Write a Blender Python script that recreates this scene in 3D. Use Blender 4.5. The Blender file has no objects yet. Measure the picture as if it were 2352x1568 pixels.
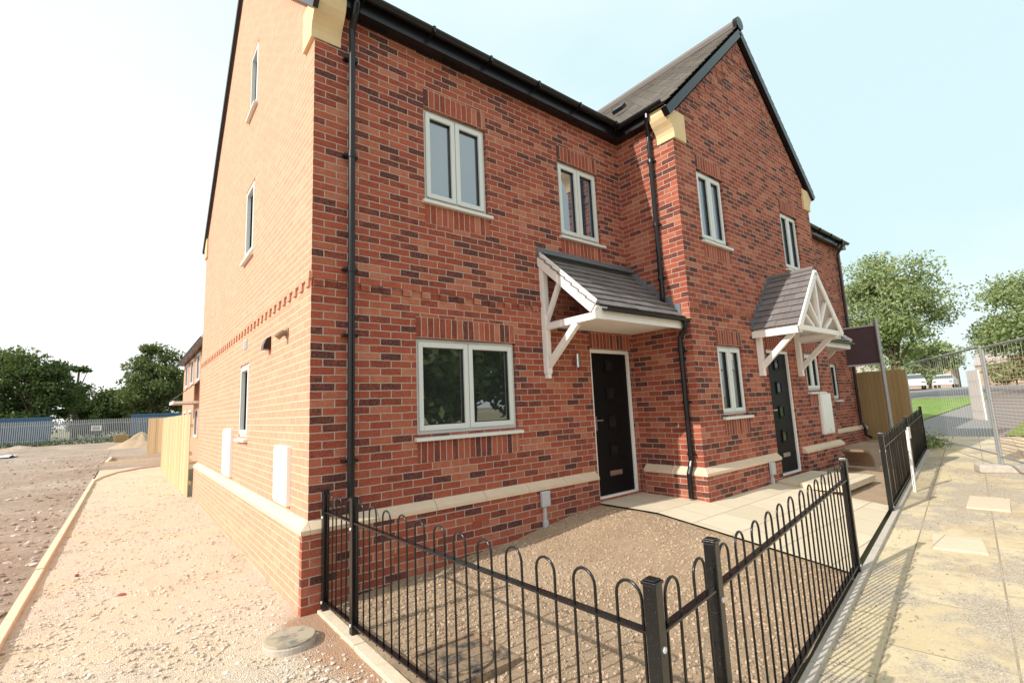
import bpy, math, random, bmesh
import numpy as np
from mathutils import Vector, Matrix, noise
random.seed(7); RNG=np.random.default_rng(5)
C=bpy.context.scene.collection
V=Vector
# ------------------------------------------------------------------ builder
def autouv(p):
    n=V((0,0,0)); a=[V(q) for q in p]
    for i in range(len(a)):
        n+=a[i].cross(a[(i+1)%len(a)])
    if abs(n.z)>.7*n.length: return [(q.x,q.y) for q in a]
    if abs(n.x)>abs(n.y): return [(4.54-q.y,q.z-.75) for q in a]
    return [(q.x-1.28,q.z-.75) for q in a]
class MB:
    def __init__(s): s.v=[];s.f=[];s.uv=[]
    def face(s,pts,uv=None):
        i=len(s.v); s.v+=[tuple(p) for p in pts]; s.f.append(tuple(range(i,i+len(pts))))
        s.uv.append(uv if uv else autouv(pts)); return s
    def hexa(s,c,uvf=None):
        for q in ((0,1,2,3),(4,7,6,5),(0,4,5,1),(1,5,6,2),(2,6,7,3),(3,7,4,0)):
            p=[c[k] for k in q]; s.face(p,[uvf(*k) for k in p] if uvf else None)
        return s
    def box(s,x0,x1,y0,y1,z0,z1,uvf=None):
        return s.hexa([(x0,y0,z0),(x1,y0,z0),(x1,y1,z0),(x0,y1,z0),(x0,y0,z1),(x1,y0,z1),(x1,y1,z1),(x0,y1,z1)],uvf)
    def mbox(s,M,u0,u1,z0,z1,d0,d1,uvf=None):
        return s.hexa([M(u0,z0,d0),M(u1,z0,d0),M(u1,z0,d1),M(u0,z0,d1),M(u0,z1,d0),M(u1,z1,d0),M(u1,z1,d1),M(u0,z1,d1)],uvf)
    def obox(s,o,a,b,c):
        o,a,b,c=V(o),V(a),V(b),V(c)
        return s.hexa([o,o+a,o+a+b,o+b,o+c,o+a+c,o+a+b+c,o+b+c])
    def stick(s,p,q,w,t,side):
        p,q=V(p),V(q); d=(q-p).normalized(); side=V(side).normalized(); n=d.cross(side).normalized()
        return s.obox(p-n*w/2-side*t/2,q-p,n*w,side*t)
    def tube(s,pts,r,n=8,r2=None,caps=True):
        pts=[V(p) for p in pts]; rings=[]; m=len(pts); ref=None
        for i,p in enumerate(pts):
            t=(pts[min(i+1,m-1)]-pts[max(i-1,0)]).normalized()
            if ref is None: ref=V((1,0,0)) if abs(t.x)<.8 else V((0,1,0))
            a=(ref-t*ref.dot(t)).normalized(); ref=a; b=t.cross(a)
            rr=r if r2 is None else r+(r2-r)*i/(m-1)
            base=len(s.v)
            for k in range(n):
                an=2*math.pi*k/n; s.v.append(tuple(p+(a*math.cos(an)+b*math.sin(an))*rr))
            rings.append(base)
        for i in range(m-1):
            for k in range(n):
                s.f.append((rings[i]+k,rings[i]+(k+1)%n,rings[i+1]+(k+1)%n,rings[i+1]+k)); s.uv.append([(0,0)]*4)
        if caps:
            s.f.append(tuple(rings[0]+k for k in range(n))[::-1]); s.uv.append([(0,0)]*n)
            s.f.append(tuple(rings[-1]+k for k in range(n))); s.uv.append([(0,0)]*n)
        return s
    def extr(s,prof,P,t0,t1,closed=True):
        A=[P(a,b,t0) for a,b in prof]; B=[P(a,b,t1) for a,b in prof]; n=len(prof)
        for i in range(n if closed else n-1):
            j=(i+1)%n; s.face([A[i],A[j],B[j],B[i]])
        if closed: s.face(A[::-1]); s.face(B)
        return s
def origin(p):
    while p.parent: p=p.parent
    return p.location.copy()
def build(mb,name,mat,parent=None,smooth=False,recalc=True,loc=None,kind=None,bevel=0,**props):
    o0=V(loc) if loc else (origin(parent) if parent else V((0,0,0)))
    me=bpy.data.meshes.new(name)
    me.from_pydata([(a-o0.x,b-o0.y,c-o0.z) for a,b,c in mb.v],[],mb.f)
    uvl=me.uv_layers.new(name='UVMap'); flat=[c for f in mb.uv for q in f for c in q]
    uvl.data.foreach_set('uv',flat)
    if recalc:
        bm=bmesh.new(); bm.from_mesh(me)
        bmesh.ops.remove_doubles(bm,verts=bm.verts,dist=1e-5)
        bmesh.ops.recalc_face_normals(bm,faces=bm.faces)
        bm.to_mesh(me); bm.free()
    me.materials.append(mat)
    if smooth:
        me.polygons.foreach_set('use_smooth',[True]*len(me.polygons))
    o=bpy.data.objects.new(name,me); C.objects.link(o)
    if loc: o.location=o0
    if parent: o.parent=parent
    if kind: o['kind']=kind
    if bevel:
        b=o.modifiers.new('Bevel','BEVEL'); b.width=bevel; b.segments=2; b.limit_method='ANGLE'
    for k,v in props.items(): o[k]=v
    return o
def thing(name,label,cat,loc=(0,0,0),group=None):
    o=bpy.data.objects.new(name,None); C.objects.link(o); o.location=loc; o.empty_display_size=.1
    o['label']=label; o['category']=cat
    if group: o['group']=group
    return o
# ------------------------------------------------------------------ materials
class NT:
    def __init__(s,name,rough=.8,spec=.3,metal=0):
        s.m=bpy.data.materials.new(name); s.m.use_nodes=True; s.t=s.m.node_tree; s.n=s.t.nodes
        s.b=s.n['Principled BSDF']; s.b.inputs['Roughness'].default_value=rough
        s.b.inputs['Specular IOR Level'].default_value=spec; s.b.inputs['Metallic'].default_value=metal
    def add(s,ty,**kw):
        n=s.n.new(ty)
        for k,v in kw.items():
            if k[0]=='i' and k[1:].isdigit(): s.put(v,n.inputs[int(k[1:])])
            else: setattr(n,k,v)
        return n
    def put(s,v,inp):
        if isinstance(v,bpy.types.NodeSocket): s.t.links.new(v,inp)
        else: inp.default_value=v
    def pos(s): return s.add('ShaderNodeNewGeometry').outputs['Position']
    def noise(s,scale,detail=4,rough=.6,vec=None):
        n=s.add('ShaderNodeTexNoise'); n.inputs['Scale'].default_value=scale; n.inputs['Detail'].default_value=detail; n.inputs['Roughness'].default_value=rough
        s.t.links.new(vec if vec else s.pos(),n.inputs['Vector']); return n.outputs['Fac']
    def ramp(s,fac,stops):
        r=s.add('ShaderNodeValToRGB'); s.put(fac,r.inputs[0]); e=r.color_ramp.elements
        while len(e)<len(stops): e.new(.5)
        for i,(p,c) in enumerate(stops):
            e[i].position=p; e[i].color=(c[0],c[1],c[2],1) if hasattr(c,'__len__') else (c,c,c,1)
        return r.outputs[0]
    def mix(s,f,a,b,mode='MIX'):
        n=s.add('ShaderNodeMix',data_type='RGBA',blend_type=mode)
        for v,i in ((f,0),(a,6),(b,7)):
            if not isinstance(v,bpy.types.NodeSocket) and hasattr(v,'__len__') and len(v)==3: v=(*v,1)
            s.put(v,n.inputs[i])
        return n.outputs[2]
    def math(s,op,a,b=0,clamp=False):
        n=s.add('ShaderNodeMath',operation=op,use_clamp=clamp); s.put(a,n.inputs[0]); s.put(b,n.inputs[1]); return n.outputs[0]
    def color(s,c):
        if hasattr(c,'__len__') and not isinstance(c,bpy.types.NodeSocket) and len(c)==3: c=(*c,1)
        s.put(c,s.b.inputs['Base Color'])
    def bump(s,h,dist=.01,strength=1):
        n=s.add('ShaderNodeBump'); n.inputs['Distance'].default_value=dist; n.inputs['Strength'].default_value=strength
        s.put(h,n.inputs['Height']); s.t.links.new(n.outputs[0],s.b.inputs['Normal'])
def plain(name,c,rough=.6,spec=.3,metal=0,var=.15,ns=6,bump=0,bs=60):
    k=NT(name,rough,spec,metal); f=k.noise(ns)
    k.color(k.mix(f,tuple(x*(1-var) for x in c),tuple(min(1,x*(1+var)) for x in c)))
    if bump: k.bump(k.noise(bs,6),bump)
    return k.m
def brick(name,offset=.5,pale=0,bw=.225,rh=.075):
    k=NT(name,.88,.2); uv=k.add('ShaderNodeUVMap').outputs[0]
    nz=k.add('ShaderNodeTexNoise'); nz.inputs['Scale'].default_value=11; nz.inputs['Detail'].default_value=4; k.t.links.new(uv,nz.inputs['Vector'])
    off=k.add('ShaderNodeVectorMath',operation='SCALE'); sub=k.add('ShaderNodeVectorMath',operation='SUBTRACT',i0=nz.outputs['Color'],i1=(.5,.5,.5))
    k.t.links.new(sub.outputs[0],off.inputs[0]); off.inputs['Scale'].default_value=.013
    ad=k.add('ShaderNodeVectorMath',operation='ADD',i0=uv,i1=off.outputs[0]).outputs[0]
    b=k.add('ShaderNodeTexBrick',offset=offset); b.inputs['Scale'].default_value=1
    k.put(ad,b.inputs['Vector'])
    for nme,v in (('Color1',(0,0,0,1)),('Color2',(1,1,1,1)),('Mortar',(0,0,0,1)),('Mortar Size',.0052),('Mortar Smooth',.12),('Bias',0),('Brick Width',bw),('Row Height',rh)): b.inputs[nme].default_value=v
    n1=k.noise(10,6,.75,uv); n2=k.noise(45,5,.7,uv)
    # purple burns spread over part of many bricks: the per-brick value is shifted by a noise
    val=k.math('ADD',b.outputs['Color'],k.math('MULTIPLY',k.math('SUBTRACT',n1,.5),.85))
    base=k.ramp(val,[(0,(.055,.022,.026)),(.10,(.085,.028,.028)),(.20,(.17,.042,.030)),(.33,(.28,.056,.034)),(.6,(.36,.080,.045)),(.85,(.42,.125,.070)),(1,(.48,.19,.115))])
    base=k.mix(k.ramp(n2,[(.42,0),(.8,.45)]),base,(.54,.23,.15))
    base=k.mix(k.ramp(k.noise(90,4,.7,uv),[(.3,.45),(.45,0)]),base,(.08,.03,.026))
    big=k.noise(.9,3)
    base=k.mix(k.ramp(big,[(.35,.18),(.7,0)]),base,(.18,.055,.042))
    if pale: base=k.mix(pale,base,(.88,.50,.33))  # brick colour lightened to carry the direct sun on the side wall
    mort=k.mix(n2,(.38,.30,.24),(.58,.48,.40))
    if pale: mort=k.mix(pale,mort,(.86,.66,.50))  # mortar lightened with the same painted sunlight
    k.color(k.mix(b.outputs['Fac'],base,mort))
    h=k.math('SUBTRACT',k.math('MULTIPLY',n2,.6),b.outputs['Fac'])
    k.bump(h,.008 if not pale else .004,1); return k.m
M={}
M['brick']=brick('brick'); M['brick_sunlit']=brick('brick_sunlit',pale=.55); M['soldier']=brick('soldier',offset=0)  # side walls get a copy of the brick with strong sun painted in
M['stone']=plain('cast_stone',(.68,.54,.40),.8,.2,var=.12,ns=9,bump=.002)
M['kstone']=plain('kneeler_stone',(.72,.56,.33),.8,.2,var=.1,ns=9,bump=.002)
M['black']=plain('black_plastic',(.008,.008,.010),.25,.4)
k=NT('railing_black',.25,.5); k.color(k.mix(k.ramp(k.noise(160,3),[(.66,0),(.72,1)]),(.006,.006,.007),(.12,.12,.12))); k.bump(k.noise(60,3),.001); M['paint']=k.m
M['frame']=plain('window_frame',(.66,.70,.68),.4,.4,var=.03)
M['sill']=plain('window_sill',(.70,.72,.68),.5,.4,var=.04)
M['white']=plain('white_paint',(.84,.82,.79),.5,.35,var=.05,ns=14)
M['upvc']=plain('white_plastic',(.85,.85,.83),.35,.4,var=.02)
M['greybox']=plain('grey_plastic',(.50,.51,.53),.4,.4,var=.04)
M['steel']=plain('steel',(.6,.6,.6),.3,.5,metal=1)
M['galv']=plain('galvanised_steel',(.42,.44,.45),.45,.5,metal=.6,var=.2,ns=20)
M['lead']=plain('lead_flashing',(.14,.16,.18),.5,.4,var=.2)
M['doorblk']=plain('black_door',(.006,.006,.007),.5,.15,bump=.0006,bs=25)
M['bolt']=plain('bolt_cap',(.75,.75,.74),.4,.4)
k=NT('glass',.012,.5); k.b.inputs['IOR'].default_value=3.4; k.color((.045,.075,.11)); M['glass']=k.m  # blue in the base colour stands in for sky reflected by upper panes
k=NT('glass_ground_floor',.012,.5); k.b.inputs['IOR'].default_value=3.0; k.color((.022,.030,.026)); M['glass2']=k.m
k=NT('door_glass',.08,.3); k.color((.012,.014,.016)); M['doorglass']=k.m
k=NT('roof_tile',.75,.3); ri=k.add('ShaderNodeNewGeometry').outputs['Random Per Island']
k.color(k.mix(k.noise(25,5),k.ramp(ri,[(0,(.085,.082,.088)),(1,(.18,.165,.165))]),(.22,.195,.185))); k.bump(k.noise(90,4),.003); M['tile']=k.m
k=NT('tile_sheet',.75,.3); uv=k.add('ShaderNodeUVMap').outputs[0]
b=k.add('ShaderNodeTexBrick',offset=.5); k.put(uv,b.inputs['Vector'])
for nme,v in (('Color1',(.16,.145,.135,1)),('Color2',(.29,.27,.24,1)),('Mortar',(.05,.045,.04,1)),('Mortar Size',.006),('Brick Width',.2),('Row Height',.16),('Scale',1)): b.inputs[nme].default_value=v
k.color(k.mix(k.math('MULTIPLY',k.noise(14,5),.5),b.outputs['Color'],(.24,.21,.19))); M['tilesheet']=k.m
# ground materials
k=NT('gravel_base',.95,.1)
vr=k.add('ShaderNodeTexVoronoi'); vr.inputs['Scale'].default_value=95; k.put(k.pos(),vr.inputs['Vector'])
vr2=k.add('ShaderNodeTexVoronoi'); vr2.inputs['Scale'].default_value=190; k.put(k.pos(),vr2.inputs['Vector'])
sepc=k.add('ShaderNodeSeparateColor'); k.put(vr.outputs['Color'],sepc.inputs[0])
c1=k.ramp(sepc.outputs[0],[(0,(.50,.41,.32)),(.4,(.64,.54,.43)),(1,(.76,.68,.58))])
c1=k.mix(k.ramp(k.noise(1.3,5,.7),[(.38,0),(.58,.85)]),c1,(.70,.56,.41))
c1=k.mix(k.ramp(k.noise(2.1,5,.7),[(.56,0),(.70,.5)]),c1,(.50,.37,.28))
sp=k.add('ShaderNodeSeparateXYZ'); k.put(k.pos(),sp.inputs[0])
mx=k.add('ShaderNodeMapRange'); k.put(k.math('ADD',sp.outputs[0],k.math('MULTIPLY',k.noise(3,4),.8)),mx.inputs[0]); mx.inputs[1].default_value=1.35; mx.inputs[2].default_value=1.6
my=k.add('ShaderNodeMapRange'); k.put(sp.outputs[1],my.inputs[0]); my.inputs[1].default_value=4.9; my.inputs[2].default_value=4.4
c1=k.mix(k.math('MULTIPLY',mx.outputs[0],my.outputs[0]),c1,(.48,.30,.20))
k.color(c1); k.bump(k.math('ADD',vr.outputs['Distance'],k.math('MULTIPLY',vr2.outputs['Distance'],.5)),.009); M['gravel']=k.m
def stonemat(name,stops):
    k=NT(name,.9,.15); ri=k.add('ShaderNodeNewGeometry').outputs['Random Per Island']
    k.color(k.mix(k.noise(60,3),k.ramp(ri,stops),k.ramp(ri,[(p,tuple(x*.8 for x in c)) for p,c in stops]))); k.bump(k.noise(150,3),.002); return k.m
M['stones']=stonemat('gravel_stone',[(0,(.44,.34,.27)),(.25,(.60,.50,.40)),(.75,(.72,.64,.54)),(1,(.82,.78,.71))])
M['rubble']=stonemat('rubble',[(0,(.28,.21,.17)),(.5,(.44,.37,.31)),(.85,(.57,.50,.44)),(1,(.70,.66,.60))])
M['clod']=stonemat('soil_clod',[(0,(.38,.265,.175)),(1,(.58,.44,.32))])
k=NT('dirt',.95,.1); a=k.noise(.35,6,.65); c=k.ramp(a,[(.3,(.34,.25,.195)),(.5,(.44,.345,.28)),(.7,(.55,.47,.40))])
c=k.mix(k.ramp(k.noise(5,7,.75),[(.40,0),(.66,.65)]),c,(.26,.175,.13)); k.color(c); k.bump(k.noise(12,8,.75),.05); M['dirt']=k.m
k=NT('soil',.95,.1); a=k.noise(1.6,6,.7); c=k.ramp(a,[(.3,(.42,.30,.20)),(.6,(.54,.405,.28)),(.8,(.60,.475,.35))])
k.color(k.mix(k.ramp(k.noise(35,6,.75),[(.45,0),(.7,.5)]),c,(.31,.21,.135))); k.bump(k.noise(45,9,.8),.03); M['soil']=k.m
k=NT('buff_paving',.85,.2); b=k.add('ShaderNodeTexBrick',offset=.5); k.put(k.pos(),b.inputs['Vector'])
for nme,v in (('Color1',(.60,.51,.37,1)),('Color2',(.69,.60,.45,1)),('Mortar',(.40,.33,.24,1)),('Mortar Size',.005),('Brick Width',.6),('Row Height',.45),('Scale',1)): b.inputs[nme].default_value=v
k.color(k.mix(k.ramp(k.noise(5,6),[(.4,0),(.7,.5)]),b.outputs['Color'],(.58,.50,.39))); k.bump(k.math('SUBTRACT',k.math('MULTIPLY',k.noise(30,5),.5),b.outputs['Fac']),.006); M['paving']=k.m
k=NT('dusty_pavement',.92,.12)
mp=k.add('ShaderNodeMapping'); k.put(k.pos(),mp.inputs[0]); mp.inputs['Rotation'].default_value=(0,0,-.137)
b=k.add('ShaderNodeTexBrick',offset=.5); k.put(mp.outputs[0],b.inputs['Vector'])
for nme,v in (('Color1',(.64,.52,.33,1)),('Color2',(.70,.59,.40,1)),('Mortar',(.36,.29,.20,1)),('Mortar Size',.006),('Brick Width',.9),('Row Height',.6),('Scale',1)): b.inputs[nme].default_value=v
vr=k.add('ShaderNodeTexVoronoi'); vr.inputs['Scale'].default_value=130; k.put(k.pos(),vr.inputs['Vector'])
sepc=k.add('ShaderNodeSeparateColor'); k.put(vr.outputs['Color'],sepc.inputs[0])
grit=k.ramp(sepc.outputs[0],[(0,(.32,.26,.20)),(.6,(.50,.43,.34)),(1,(.66,.58,.47))])
mask=k.ramp(k.math('ADD',k.noise(1.1,6,.7),k.math('MULTIPLY',k.noise(11,5,.7),.28)),[(.60,0),(.70,.95)])
cc=k.mix(mask,b.outputs['Color'],grit)
cc=k.mix(k.ramp(k.noise(1.5,6,.75),[(.5,0),(.70,.7)]),cc,(.50,.36,.225))
k.color(cc); k.bump(k.math('SUBTRACT',k.math('MULTIPLY',vr.outputs['Distance'],.6),k.math('MULTIPLY',b.outputs['Fac'],1)),.008); M['pave']=k.m
k=NT('asphalt',.9,.2); k.color(k.mix(k.noise(40,4),(.20,.19,.185),(.30,.285,.27))); k.bump(k.noise(200,3),.004); M['asphalt']=k.m
k=NT('grass',.9,.1); k.color(k.ramp(k.noise(3,6,.7),[(.35,(.15,.25,.05)),(.65,(.30,.42,.12))])); k.bump(k.noise(60,4),.03); M['grass']=k.m
k=NT('terrain',.95,.1); k.color(k.ramp(k.noise(.05,6,.7),[(.35,(.22,.23,.13)),(.6,(.36,.31,.23))])); M['terrain']=k.m
M['concrete']=plain('concrete',(.66,.55,.41),.9,.15,var=.2,ns=12,bump=.004)
M['edging']=plain('concrete_edging',(.50,.45,.39),.9,.15,var=.25,ns=14,bump=.004)
def woodmat(name,c,w=.1):
    k=NT(name,.8,.2); sp=k.add('ShaderNodeSeparateXYZ'); k.put(k.pos(),sp.inputs[0])
    s=k.math('ADD',sp.outputs[0],sp.outputs[1]); fl=k.math('FLOOR',k.math('DIVIDE',s,w))
    wn=k.add('ShaderNodeTexWhiteNoise',noise_dimensions='1D'); k.put(fl,wn.inputs['W'])
    mp=k.add('ShaderNodeMapping'); k.put(k.pos(),mp.inputs[0]); mp.inputs['Scale'].default_value=(18,18,1.5)
    g_=k.noise(2,5,.6,mp.outputs[0])
    cc=k.mix(wn.outputs[0],tuple(x*.8 for x in c),tuple(x*1.1 for x in c)); k.color(k.mix(k.math('MULTIPLY',g_,.5),cc,tuple(x*.55 for x in c))); return k.m
M['wood']=woodmat('fence_timber',(.72,.53,.31)); M['wood2']=woodmat('weathered_timber',(.46,.32,.15)); M['bark']=plain('bark',(.15,.12,.09),.9,.1,var=.3,ns=10,bump=.02)
def leaf(name,a,b):
    k=NT(name,.6,.25); ri=k.add('ShaderNodeNewGeometry').outputs['Random Per Island']
    c=k.mix(ri,a,b); k.color(c)
    tr=k.add('ShaderNodeBsdfTranslucent'); k.put(k.mix(.5,c,(.25,.35,.05)),tr.inputs[0]); ms=k.add('ShaderNodeMixShader'); ms.inputs[0].default_value=.3
    k.t.links.new(k.b.outputs[0],ms.inputs[1]); k.t.links.new(tr.outputs[0],ms.inputs[2]); k.t.links.new(ms.outputs[0],k.n['Material Output'].inputs[0]); return k.m
M['leaf']=leaf('leaf_dark',(.035,.06,.022),(.095,.14,.05)); M['leaf2']=leaf('leaf_bright',(.17,.22,.10),(.38,.44,.21))
M['leaf3']=leaf('leaf_street',(.06,.085,.03),(.16,.19,.08))
M['blue']=plain('blue_container',(.07,.15,.25),.6,.3,var=.2); M['bluetarp']=plain('pale_tarp',(.60,.67,.72),.4,.4)
M['brown']=plain('brown_plastic',(.22,.15,.10),.5,.4); M['signboard']=plain('dark_signboard',(.09,.06,.07),.5,.3)
M['carwhite']=plain('car_paint',(.75,.75,.76),.2,.5,var=.01); M['tyre']=plain('tyre',(.02,.02,.02),.8,.2)
M['farbrick']=plain('far_brick',(.42,.30,.25),.9,.1,ns=2); M['farroof']=plain('far_roof',(.38,.33,.31),.9,.1)
M['netting']=plain('rust_netting',(.45,.24,.17),.8,.2)
def coverm(name,a,c):
    k=NT(name,.6,.4,.1); b=k.add('ShaderNodeTexBrick',offset=.5); k.put(k.pos(),b.inputs['Vector'])
    for nme,v in (('Mortar Size',.006),('Brick Width',.035),('Row Height',.022),('Scale',1)): b.inputs[nme].default_value=v
    k.color(k.mix(k.ramp(k.noise(7,6,.7),[(.36,0),(.52,.9)]),a,c)); k.bump(b.outputs['Fac'],.006); return k.m
M['castiron']=coverm('plastic_cover',(.20,.20,.18),(.50,.42,.30)); M['castdark']=coverm('cast_iron_cover',(.06,.06,.058),(.34,.24,.155))
M['terracotta']=plain('terracotta',(.36,.10,.06),.8,.2); M['wire']=plain('mesh_wire',(.55,.56,.56),.5,.4,metal=.2)
# ------------------------------------------------------------------ terrain heights
def g(x):
    z=0
    if x>2.5: z=min(x-2.5,13.5)*.02
    if x>16: z=.27+min(x-16,44)*.033
    return z
def fl(x): return 1.137+.1375*(x-1.515)     # railing line along the street
def grid(xs,yf,ny,zf,name,mat,kind='structure',smooth=True):
    me=bpy.data.meshes.new(name); vs=[];fs=[]
    for x in xs:
        y0,y1=yf(x)
        for j in range(ny+1):
            y=y0+(y1-y0)*j/ny; vs.append((x,y,zf(x,y)))
    for i in range(len(xs)-1):
        for j in range(ny):
            a=i*(ny+1)+j; fs.append((a,a+ny+1,a+ny+2,a+1))
    me.from_pydata(vs,[],fs); me.materials.append(mat)
    if smooth: me.polygons.foreach_set('use_smooth',[True]*len(fs))
    o=bpy.data.objects.new(name,me); C.objects.link(o); o['kind']=kind; return o
lin=lambda a,b,n:[a+(b-a)*i/n for i in range(n+1)]
nz=lambda x,y,s: noise.noise((x*s,y*s,.3))
grid([-900,-200,-50,2.5,9,16,20,30,45,60,100,900],lambda x:(-900,900),2,lambda x,y:g(x)-.045,'ground',M['terrain'])
grid(lin(-45,-.74,150),lambda x:(-6,66),260,lambda x,y:-.004+.06*nz(x,y,.35)*min(1,(-.74-x)/1.5)+.03*nz(x,y,1.7)*min(1,(-.74-x)/.3)+.016*nz(x,y,5),'dirt_yard',M['dirt'])
grid(lin(-.74,12,20),lambda x:(24.0,66),60,lambda x,y:-.01+.015*nz(x,y,.5),'rear_yard',M['dirt'])
grid(lin(-.7,1.5,55),lambda x:(-4,24),420,lambda x,y:.002+.012*nz(x,y,2)+.007*nz(x,y,8),'gravel_path',M['gravel'])
def pz(x,y):
    f=g(x)+.05; t=max(0,min(1,(y-fl(x))/(3.6-fl(x)))); return f+(.34-f)*t
def soilz(x,y):
    t=(y-fl(x))/(4.5-fl(x)); t=max(0,min(1,t)); f=g(x)+.035; b=max(0,(x-1.3))/3.7*.26+.01
    z=f+(b-f)*t
    w=max(0,min(1,(x-3.6)/1.4)); w=w*w*(3-2*w)
    return z*(1-w)+(pz(5.0,y)-.024)*w+(.024*nz(x,y,1.6)+.012*nz(x,y,6)+.007*nz(x,y,17))*(1-w*.8)
grid(lin(1.42,5.02,200),lambda x:(fl(x)+.02,4.5),190,soilz,'garden_soil',M['soil'])
grid(lin(5.0,7.9,20),lambda x:(fl(x)+.03,4.56),30,pz,'garden_path',M['paving'],smooth=False)
grid(lin(7.9,16.3,60),lambda x:(fl(x)+.03,4.6),40,lambda x,y:pz(x,y)-.015+.015*nz(x,y,3),'far_garden_soil',M['soil'])
b=MB(); b.box(7.93,9.3,2.55,3.46,.27,.352); build(b,'door_path',M['paving'],kind='structure')
grid(lin(.4,18,80),lambda x:(-3.2,fl(x)-.03),40,lambda x,y:g(x)+.004+.006*nz(x,y,1.3),'pavement',M['pave'])
grid(lin(18,75,30),lambda x:(2.0,4.6),4,lambda x,y:g(x)+.01,'footpath',M['asphalt'])
grid(lin(18,40,12),lambda x:(-14,1.98),4,lambda x,y:g(x)+.03,'grass_verge',M['grass'])
grid(lin(18,40,12),lambda x:(4.65,30),4,lambda x,y:g(x)+.02,'lawn',M['grass'])
grid(lin(40.2,75,10),lambda x:(-40,60),4,lambda x,y:g(x)+.006,'road',M['asphalt'])
grid(lin(-60,39.9,60),lambda x:(-11,-3.4),2,lambda x,y:g(x)-.08+.09*(0 if x<18 else 1),'street',M['asphalt'])
grid(lin(75.2,140,6),lambda x:(-60,60),4,lambda x,y:g(x)+.03,'far_grass',M['grass'])
# stones
PH=(1+5**.5)/2
ICO=np.array([(-1,PH,0),(1,PH,0),(-1,-PH,0),(1,-PH,0),(0,-1,PH),(0,1,PH),(0,-1,-PH),(0,1,-PH),(PH,0,-1),(PH,0,1),(-PH,0,-1),(-PH,0,1)])/1.9
IF=np.array([(0,11,5),(0,5,1),(0,1,7),(0,7,10),(0,10,11),(1,5,9),(5,11,4),(11,10,2),(10,7,6),(7,1,8),(3,9,4),(3,4,2),(3,2,6),(3,6,8),(3,8,9),(4,9,5),(2,4,11),(6,2,10),(8,6,7),(9,8,1)])
def stones(name,pts,sizes,mat,label,cat,sq=.6,kind='stuff'):
    n=len(pts); v=np.repeat(ICO[None],n,0)*(1+RNG.uniform(-.28,.28,(n,12,1)))
    sc=RNG.uniform(.6,1.25,(n,1,3)); sc[:,:,2]*=sq; v=v*sc
    a=RNG.uniform(0,6.28,n); ca,sa=np.cos(a),np.sin(a); x=v[:,:,0]*ca[:,None]-v[:,:,1]*sa[:,None]; y=v[:,:,0]*sa[:,None]+v[:,:,1]*ca[:,None]
    v=np.stack([x,y,v[:,:,2]],-1)*np.array(sizes)[:,None,None]+np.array(pts)[:,None,:]
    f=(IF[None]+12*np.arange(n)[:,None,None]).reshape(-1,3)
    me=bpy.data.meshes.new(name); me.from_pydata(v.reshape(-1,3).tolist(),[],f.tolist()); me.materials.append(mat)
    o=bpy.data.objects.new(name,me); C.objects.link(o); o['label']=label; o['category']=cat
    if kind: o['kind']=kind
    return o
P=[];S=[]
MHX,MHY=1.02,4.02
for i in range(23000):
    y=3+17*random.random()**2.3; x=random.uniform(-.64,1.2 if y>4.4 else 1.4)
    if (x-MHX)**2+(y-MHY)**2<.036: continue
    if x>1.1 and y<4.7 and random.random()<.6: continue
    if random.random()>.30+.9*(nz(x,y,1.1)+.5): continue
    s=.003+.016*random.random()**4; P.append((x,y,.003+.15*s)); S.append(s)
stones('loose_gravel',P,S,M['stones'],'loose cream limestone chippings covering the side path','gravel')
P=[];S=[]
for i in range(9000):
    y=4.5+34*random.random()**1.8; x=-.8-random.random()**1.3*(2+.35*y)
    s=.006+.055*random.random()**6; P.append((x,y,.005+.05*nz(x,y,.35)*min(1,(-.74-x)/1.5))); S.append(s)
stones('rubble',P,S,M['rubble'],'loose rubble scattered over the bare brown yard','rubble')
P=[];S=[]
for i in range(19000):
    x=1.5+3.45*random.random(); y=fl(x)+.06+(4.44-fl(x)-.06)*random.random()
    if abs(x-1.78)<.27 and abs(y-2.85)<.27: continue
    s=.003+.013*random.random()**2.6; P.append((x,y,soilz(x,y)+.15*s)); S.append(s)
stones('soil_clods',P,S,M['clod'],'small clods on the freshly raked garden soil','soil',.8)
P=[];S=[]
for i in range(9000):
    x=2+12*random.random()**1.6; y=fl(x)-.05-3.3*random.random()**1.7
    s=.002+.009*random.random()**4; P.append((x,y,g(x)+.006)); S.append(s)
stones('pavement_grit',P,S,M['rubble'],'fine grit strewn over the dusty pavement','grit')
for (x,y,s,lb) in ((.05,6.3,.035,'small red brick fragment lying on the gravel path beside the plinth'),(-.35,7.5,.03,'small red brick fragment on the gravel nearest the kerb'),(-1.9,9.5,.06,'larger red brick fragment on the bare yard left of the kerb')):
    stones('brick_fragment',[(x,y,.012)],[s],M['terracotta'],lb,'brick fragment',kind=None)
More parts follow.
